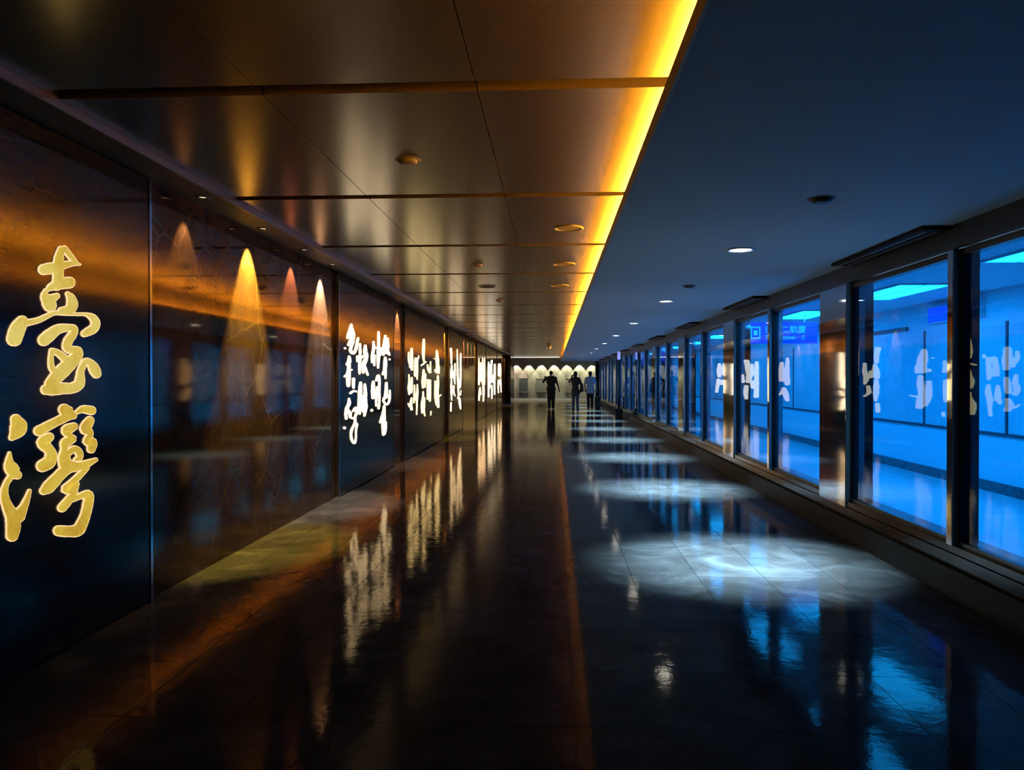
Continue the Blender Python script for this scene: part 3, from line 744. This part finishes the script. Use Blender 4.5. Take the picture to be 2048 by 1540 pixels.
xa = -4.2; i = 0
while xa < 4.19:
    box('stone_panel', xa + 0.006, xa + 0.834, YW, YW + 0.06, 0.0, 2.66, M_END2 if i == 2 else M_END, we)
    xa += 0.84; i += 1
box('wall_backing', -4.2, 4.2, YW + 0.06, YW + 0.1, 0, 2.7, M_DARKTRIM, we)
box('baseboard_end', -4.2, 4.2, YW - 0.02, YW, 0.0, 0.13, simple('white_base', (0.8, 0.78, 0.70), 0.4), kind='structure')
box('ceiling_cross_passage', -4.2, 4.2, YE, YW + 0.1, 2.66, 2.72, simple('cross_ceiling', (0.45, 0.43, 0.37), 0.6), kind='structure')
box('wall_cross_left', -4.3, -4.2, YE, YW, 0, 2.7, M_END, kind='structure')
box('wall_cross_right', 4.2, 4.3, YE, YW, 0, 2.7, M_END, kind='structure')
box('header_end', XLIP, XR, YE - 0.06, YE, ZR, 2.66, M_PLASTER, kind='structure')
box('trim_3', XLIP + 0.02, 2.38, YE - 0.075, YE - 0.055, ZR - 0.03, ZR + 0.02, simple('grey_bead', (0.5, 0.5, 0.52), 0.3, 0.3), kind='structure')
t = empty('ceiling_glow_line', (-1.0, YE + 0.2, 2.64)); tag(t, 'thin white glowing strip standing in for the lit cross-passage ceiling at the far end', 'ceiling light')  # glow put in for the brightly lit ceiling of the cross passage
box('glow_strip', -2.30, 0.36, YE + 0.10, YE + 0.22, 2.63, 2.65, emis('line_glow', (1.0, 0.93, 0.78), 3.0), t)
box('glow_strip_back', -2.32, 0.38, YE + 0.08, YE + 0.24, 2.65, 2.66, M_NLFR, t)
M_BOARD = simple('board_grey', (0.13, 0.14, 0.13), 0.35)
for (u0, u1, v0, v1, lb) in ((1037, 1057, 756, 785, 'dark grey notice board on the end wall, leftmost of three'),
                             (1072, 1093, 757, 784, 'pale framed board on the end wall behind the man in black'),
                             (1131, 1142, 757, 785, 'narrow framed board on the end wall left of the woman with the bag')):
    def pe(u, v):
        d = ray(u, v); t_ = (YW - 0.03) / d.y
        return d.x * t_, CAMH + d.z * t_
    x0, z1 = pe(u0, v0); x1, z0 = pe(u1, v1)
    t = empty('notice_board', ((x0 + x1) / 2, YW, z0)); tag(t, lb, 'notice board', 'boards on the end wall')
    mm = M_BOARD if u0 == 1037 else simple('board_pale', (0.28, 0.28, 0.22), 0.4)
    box('board_face', x0 + 0.03, x1 - 0.03, YW - 0.035, YW - 0.004, z0 + 0.03, z1 - 0.03, mm, t)
    boxes('board_frame', [(x0, x1, YW - 0.045, YW - 0.002, z0, z0 + 0.03), (x0, x1, YW - 0.045, YW - 0.002, z1 - 0.03, z1), (x0, x0 + 0.03, YW - 0.045, YW - 0.002, z0, z1), (x1 - 0.03, x1, YW - 0.045, YW - 0.002, z0, z1)], M_END, t)
for i in range(9):
    xx = -2.36 - 0.80 + 0.80 * i
    t = empty('recessed_spotlight', (xx, YW - 0.27, 2.66))
    tag(t, 'recessed spotlight over the end wall, casting the %s pale arch from the left' % ('first', 'second', 'third', 'fourth', 'fifth', 'sixth', 'seventh', 'eighth', 'ninth')[i], 'spotlight', 'spotlights over the end wall')
    link('trim_ring', ME_RING, None, t); link('lamp_lens', ME_LENS, None, t)
    spot('spot_beam', (xx, YW - 0.27, 2.645), (0, 0.02, -1), END_W, (1.0, 0.93, 0.74), 66, 0.12, 0.01, t)
# wall behind the camera
box('wall_back', XL - 0.1, XN + 0.1, Y0 - 0.1, Y0, 0, 2.8, M_DARKTRIM, kind='structure')

# ------------------------------------------------------------------ thin post with a violet lamp by the far windows
t = empty('lamp_post', (2.24, 26.6, 0)); tag(t, 'thin dark post with a violet lamp and square base by the far windows', 'post')
box('base_box', 2.12, 2.36, 26.5, 26.74, 0.0, 0.36, M_PLINTH, t, bev=0.01)
link('pole', bm_mesh(lathe([(0.0, 0.36), (0.035, 0.36), (0.035, 2.05), (0.0, 2.05)], 16), 'pole', True), M_FRAME, t)
link('collar', bm_mesh(lathe([(0.036, 1.50), (0.06, 1.51), (0.06, 1.58), (0.036, 1.59)], 16), 'collar', True), M_FRAME, t)
link('lamp_tube', bm_mesh(lathe([(0.0, 2.05), (0.05, 2.05), (0.05, 2.31), (0.0, 2.33)], 16), 'lamp_tube', True), emis('violet_lamp', (0.30, 0.34, 1.0), 0.9), t)

# ------------------------------------------------------------------ people walking away
def tube_bm(bm, a, b_, ra, rb, sx=1.0, n=12):
    """closed capsule-like limb piece between two joints"""
    a, b_ = Vector(a), Vector(b_); d = b_ - a; L = d.length
    q = d.to_track_quat('Z', 'Y') if L > 1e-6 else Euler((0, 0, 0)).to_quaternion()
    prof = []
    for k_ in range(5): th = math.pi / 2 * (1 - k_ / 4); prof.append((ra * math.cos(th), -ra * math.sin(th)))
    for k_ in range(5): th = math.pi / 2 * k_ / 4; prof.append((rb * math.cos(th), L + rb * math.sin(th)))
    rings = []
    for r, z in prof:
        if r < 1e-5: rings.append([bm.verts.new(a + q @ Vector((0, 0, z)))])
        else: rings.append([bm.verts.new(a + q @ Vector((r * math.cos(2 * math.pi * k_ / n), r * math.sin(2 * math.pi * k_ / n), z))) for k_ in range(n)])
    for r0, r1 in zip(rings, rings[1:]):
        for k_ in range(n):
            k2 = (k_ + 1) % n
            if len(r0) == 1: bm.faces.new((r0[0], r1[k2], r1[k_]))
            elif len(r1) == 1: bm.faces.new((r0[k_], r0[k2], r1[0]))
            else: bm.faces.new((r0[k_], r0[k2], r1[k2], r1[k_]))
def blob_bm(bm, c, s, n=14):
    m = Matrix.Translation(c) @ Matrix.Diagonal((*s, 1))
    bmesh.ops.create_uvsphere(bm, u_segments=n, v_segments=n // 2 + 2, radius=1.0, matrix=m)
def fuse(bm, voxel, smooth=4):
    bmesh.ops.recalc_face_normals(bm, faces=bm.faces[:])
    me = bm_mesh(bm, 'tmp'); o = bpy.data.objects.new('tmp', me); C.objects.link(o)
    r = o.modifiers.new('r', 'REMESH'); r.mode = 'VOXEL'; r.voxel_size = voxel
    s = o.modifiers.new('s', 'SMOOTH'); s.factor = 0.5; s.iterations = smooth
    dg = bpy.context.evaluated_depsgraph_get()
    out_ = bpy.data.meshes.new_from_object(o.evaluated_get(dg)); bpy.data.objects.remove(o)
    for f in out_.polygons: f.use_smooth = True
    return out_
def hand(parts, wrist, direction, up, curl=0.5, side=1):
    """palm, four unequal fingers with a knuckle bend, and a thumb from the palm's side"""
    w_ = Vector(wrist); d = Vector(direction).normalized(); up_ = Vector(up); up_ = (up_ - d * up_.dot(d)).normalized(); s = d.cross(up_) * side
    parts.append((w_, w_ + d * 0.085, 0.026, 0.030, 'skin'))
    parts.append((w_ + s * 0.018 + d * 0.03, w_ + d * 0.085 + s * 0.024, 0.020, 0.018, 'skin'))
    parts.append((w_ - s * 0.018 + d * 0.03, w_ + d * 0.082 - s * 0.024, 0.020, 0.018, 'skin'))
    for k_, ln in enumerate((0.066, 0.076, 0.072, 0.056)):
        o_ = w_ + d * 0.088 + s * (0.033 - 0.022 * k_)
        m_ = o_ + (d * math.cos(curl) + up_ * math.sin(curl)) * ln * 0.55
        e_ = m_ + (d * math.cos(curl * 2) + up_ * math.sin(curl * 2)) * ln * 0.5
        parts.append((o_, m_, 0.0095, 0.009, 'skin')); parts.append((m_, e_, 0.009, 0.0075, 'skin'))
    o_ = w_ + d * 0.03 + s * 0.032; m_ = o_ + (d * 0.7 + s * 0.55 + up_ * 0.3) * 0.04
    parts.append((o_, m_, 0.012, 0.011, 'skin')); parts.append((m_, m_ + (d + up_ * 0.4).normalized() * 0.032, 0.011, 0.008, 'skin'))
def person(label, loc, H, top, legs, mats, arms, feet, hair, slim=1.0, shirt_low=0.90):
    """joints in metres for a 1.75 m figure facing +Y, scaled to height H"""
    k_ = H / 1.75; P = []
    # trunk
    trunk = [((-0.085 * slim, 0, 0.93), (0.085 * slim, 0, 0.93), 0.115 * slim, 0.115 * slim, 'top' if shirt_low < 0.92 else 'legs'),
             ((-0.055 * slim, 0.01, 1.08), (0.055 * slim, 0.01, 1.08), 0.115 * slim, 0.115 * slim, 'top'),
             ((-0.085 * slim, 0.0, 1.25), (0.085 * slim, 0.0, 1.25), 0.118 * slim, 0.118 * slim, 'top'),
             ((-0.11 * slim, -0.01, 1.37), (0.11 * slim, -0.01, 1.37), 0.095 * slim, 0.095 * slim, 'top'),
             ((-0.165 * slim, 0, 1.435), (-0.03, 0, 1.47), 0.055, 0.06, 'top'), ((0.165 * slim, 0, 1.435), (0.03, 0, 1.47), 0.055, 0.06, 'top'),
             ((0, 0, 1.45), (0, 0.015, 1.56), 0.056, 0.052, 'skin')]
    if shirt_low < 0.85:
        trunk.append(((-0.09 * slim, 0, 0.80), (0.09 * slim, 0, 0.80), 0.118 * slim, 0.118 * slim, 'top'))
    P += [(Vector(a), Vector(b_), ra, rb, m_) for a, b_, ra, rb, m_ in trunk]
    for sgn, (knee, ankle) in zip((-1, 1), feet):
        hip = Vector((sgn * 0.088, 0, 0.90)); kn = Vector(knee); an = Vector(ankle)
        P.append((hip, kn, 0.100 * slim, 0.078 * slim, 'legs')); P.append((kn, (kn * 0.55 + an * 0.45) + Vector((0, -0.012, 0)), 0.078 * slim, 0.070 * slim, 'legs'))
        P.append(((kn * 0.55 + an * 0.45) + Vector((0, -0.012, 0)), an, 0.070 * slim, 0.062 * slim, 'legs'))
        heel = an + Vector((0, -0.035, -0.040)); toe = an + Vector((sgn * 0.02, 0.17, -0.052))
        P.append((an, heel, 0.042, 0.036, 'shoe')); P.append((heel, toe, 0.036, 0.028, 'shoe'))
    for sgn, (el, wr_, hd, hu, cu_) in zip((-1, 1), arms):
        sh = Vector((sgn * 0.19 * slim, 0, 1.42)); el = Vector(el); wr_ = Vector(wr_)
        P.append((sh, el, 0.056, 0.044, 'sleeve')); P.append((el, wr_, 0.043, 0.029, 'fore'))
        hand(P, wr_, hd, hu, cu_, -sgn)
    bm = bmesh.new()
    for a, b_, ra, rb, m_ in P: tube_bm(bm, a, b_, ra, rb)
    # head: skull, jaw, ears, nose, brow
    hc = Vector((0, 0.03, 1.645))
    blobs = [(hc, (0.076, 0.095, 0.105)), (hc + Vector((0, 0.035, -0.055)), (0.056, 0.060, 0.062)), (hc + Vector((-0.078, 0.0, -0.01)), (0.012, 0.024, 0.032)),
             (hc + Vector((0.078, 0.0, -0.01)), (0.012, 0.024, 0.032)), (hc + Vector((0, 0.100, -0.018)), (0.013, 0.020, 0.022)), (hc + Vector((0, 0.083, 0.022)), (0.05, 0.018, 0.012)),
             (hc + Vector((0, 0.088, -0.062)), (0.026, 0.014, 0.010))]
    for c_, s_ in blobs: blob_bm(bm, c_, s_)
    me = fuse(bm, 0.009, 3)
    names = ['top', 'legs', 'skin', 'shoe']
    for n_ in names: me.materials.append(mats[n_])
    def region(c_):
        if c_.z > 1.53: return 2
        best, bi = 9, 0
        for a, b_, ra, rb, m_ in P:
            d = b_ - a; t_ = max(0, min(1, (c_ - a).dot(d) / max(d.length_squared, 1e-9)))
            e = (c_ - a - d * t_).length - (ra + (rb - ra) * t_)
            if e < best:
                best = e; bi = m_
        bi = {'sleeve': 'top', 'fore': 'top' if mats.get('long') else 'skin'}.get(bi, bi)
        if bi in ('legs', 'top') and abs(c_.x) < 0.24 and 0.6 < c_.z < 1.2 and best < 0.03:
            bi = 'top' if c_.z > shirt_low else 'legs'
        return names.index(bi)
    for f in me.polygons: f.material_index = region(f.center)
    root = empty('person', loc); root.scale = (k_, k_, k_); tag(root, label, 'person', 'people walking away down the corridor')
    bo = link('body', me, None, root)
    # eyes set in the face
    eb = bmesh.new()
    for s_ in (-1, 1): blob_bm(eb, hc + Vector((s_ * 0.03, 0.087, 0.0)), (0.012, 0.008, 0.007), 8)
    link('eyes', bm_mesh(eb, 'eyes', True), mats['shoe'], root)
    hb = bmesh.new()
    for c_, s_ in hair: blob_bm(hb, hc + Vector(c_), s_)
    link('hair', fuse(hb, 0.010, 3), mats['hair'], root)
    return root
def cloth(name, col, rough=0.8): return simple(name, col, rough, 0, 0.2)
HAIR = cloth('black_hair', (0.008, 0.007, 0.007), 0.5); SKIN = simple('skin', (0.20, 0.12, 0.085), 0.5); SHOE = cloth('dark_shoes', (0.012, 0.012, 0.013), 0.5)
short = [((0, -0.018, 0.022), (0.083, 0.090, 0.096)), ((0, -0.045, -0.035), (0.070, 0.058, 0.06))]
man = person('man in black clothes with his left arm raised, walking away', (-0.11, 35.2, 0), 1.75, None, None,
    {'top': cloth('black_shirt', (0.012, 0.012, 0.013)), 'legs': cloth('black_trousers', (0.010, 0.010, 0.012)), 'skin': SKIN, 'shoe': SHOE, 'hair': HAIR, 'long': True},
    [((-0.38, 0.02, 1.22), (-0.29, 0.10, 1.40), (0.25, 0.1, 1), (0.3, 1, 0), 0.7), ((0.275, -0.02, 1.17), (0.36, 0.05, 0.93), (0.1, 0.1, -1), (-0.4, 1, 0), 0.3)],
    [((-0.090, 0.05, 0.50), (-0.085, -0.02, 0.085)), ((0.095, 0.02, 0.50), (0.090, 0.10, 0.085))], short, 1.12)
woman = person('woman in a dark jacket and jeans with a black shoulder bag, walking away', (0.91, 32.2, 0), 1.69, None, None,
    {'top': cloth('olive_jacket', (0.035, 0.034, 0.026)), 'legs': cloth('blue_jeans', (0.05, 0.075, 0.10)), 'skin': SKIN, 'shoe': SHOE, 'hair': HAIR, 'long': True},
    [((-0.265, 0.06, 1.30), (-0.155, 0.10, 1.50), (0.5, 0.0, 0.9), (0.4, 1, 0), 0.7), ((0.24, -0.03, 1.16), (0.22, 0.08, 0.95), (0, 0.2, -1), (-0.4, 1, 0), 0.4)],
    [((-0.085, 0.09, 0.50), (-0.085, 0.05, 0.085)), ((0.085, 0.05, 0.50), (0.095, -0.10, 0.085))],
    [((0, -0.02, 0.02), (0.086, 0.092, 0.098)), ((0, -0.055, -0.06), (0.080, 0.055, 0.10))], 0.92, 0.82)
other = person('person in a long pale blue shirt and black trousers pulling a suitcase', (1.66, 35.0, 0), 1.72, None, None,
    {'top': cloth('pale_shirt', (0.20, 0.23, 0.28)), 'legs': cloth('black_slacks', (0.010, 0.010, 0.012)), 'skin': SKIN, 'shoe': SHOE, 'hair': HAIR},
    [((-0.255, 0.0, 1.15), (-0.23, 0.10, 0.95), (0, 0.2, -1), (0.4, 1, 0), 0.4), ((0.262, -0.05, 1.15), (0.27, -0.10, 0.92), (0.0, -0.1, -1), (-0.4, 1, 0), 1.0)],
    [((-0.085, 0.05, 0.50), (-0.080, 0.0, 0.085)), ((0.085, 0.03, 0.50), (0.085, 0.07, 0.085))],
    [((0, -0.02, 0.02), (0.088, 0.094, 0.100)), ((0, -0.05, -0.05), (0.078, 0.06, 0.08))], 1.0, 0.74)
# shoulder bag on the woman's right side
t = empty('shoulder_bag', (0.91 + 0.27, 32.10, 0.84)); tag(t, 'soft black bag hanging from the right shoulder of the woman', 'bag')
bm = bmesh.new(); blob_bm(bm, (0, 0, 0.17), (0.075, 0.15, 0.17)); blob_bm(bm, (0, 0, 0.07), (0.08, 0.16, 0.08)); blob_bm(bm, (0, 0, 0.27), (0.06, 0.13, 0.10))
link('bag_body', fuse(bm, 0.012, 3), cloth('bag_black', (0.008, 0.008, 0.009), 0.6), t)
bm = bmesh.new()
arc = [(0.0, -0.10, 0.30), (-0.04, -0.10, 0.45), (-0.075, -0.06, 0.57), (-0.085, 0.02, 0.585), (-0.07, 0.09, 0.54), (-0.03, 0.11, 0.42), (0, 0.10, 0.30)]
for a, b_ in zip(arc, arc[1:]): tube_bm(bm, a, b_, 0.010, 0.010, n=8)
link('strap', bm_mesh(bm, 'strap', True), cloth('bag_strap', (0.010, 0.009, 0.009), 0.6), t)
# suitcase
t = empty('suitcase', (1.66 + 0.31, 34.75, 0)); tag(t, 'black upright wheeled suitcase beside the person in the pale shirt', 'suitcase')
SX, SY, SZ = 1.97, 34.75, 0
box('shell', SX - 0.12, SX + 0.12, SY - 0.18, SY + 0.18, 0.055, 0.58, cloth('suitcase_shell', (0.010, 0.010, 0.011), 0.4), t, bev=0.03)
for s_ in (-0.085, 0.0, 0.085): box('shell_rib', SX + s_ - 0.008, SX + s_ + 0.008, SY - 0.186, SY - 0.178, 0.10, 0.54, SHOE, t)
boxes('pull_handle', [(SX - 0.07, SX - 0.055, SY + 0.10, SY + 0.115, 0.57, 0.86), (SX + 0.055, SX + 0.07, SY + 0.10, SY + 0.115, 0.57, 0.86), (SX - 0.08, SX + 0.08, SY + 0.095, SY + 0.12, 0.85, 0.88)], M_FRAME, t)
for sx in (-0.085, 0.085):
    for sy in (-0.13, 0.13):
        bm = lathe([(0.0, -0.012), (0.028, -0.012), (0.028, 0.012), (0.0, 0.012)], 14)
        o = link('wheel', bm_mesh(bm, 'wheel'), M_FRAME, t); o.location = (sx, sy, 0.028); o.rotation_euler = (0, math.pi / 2, 0)
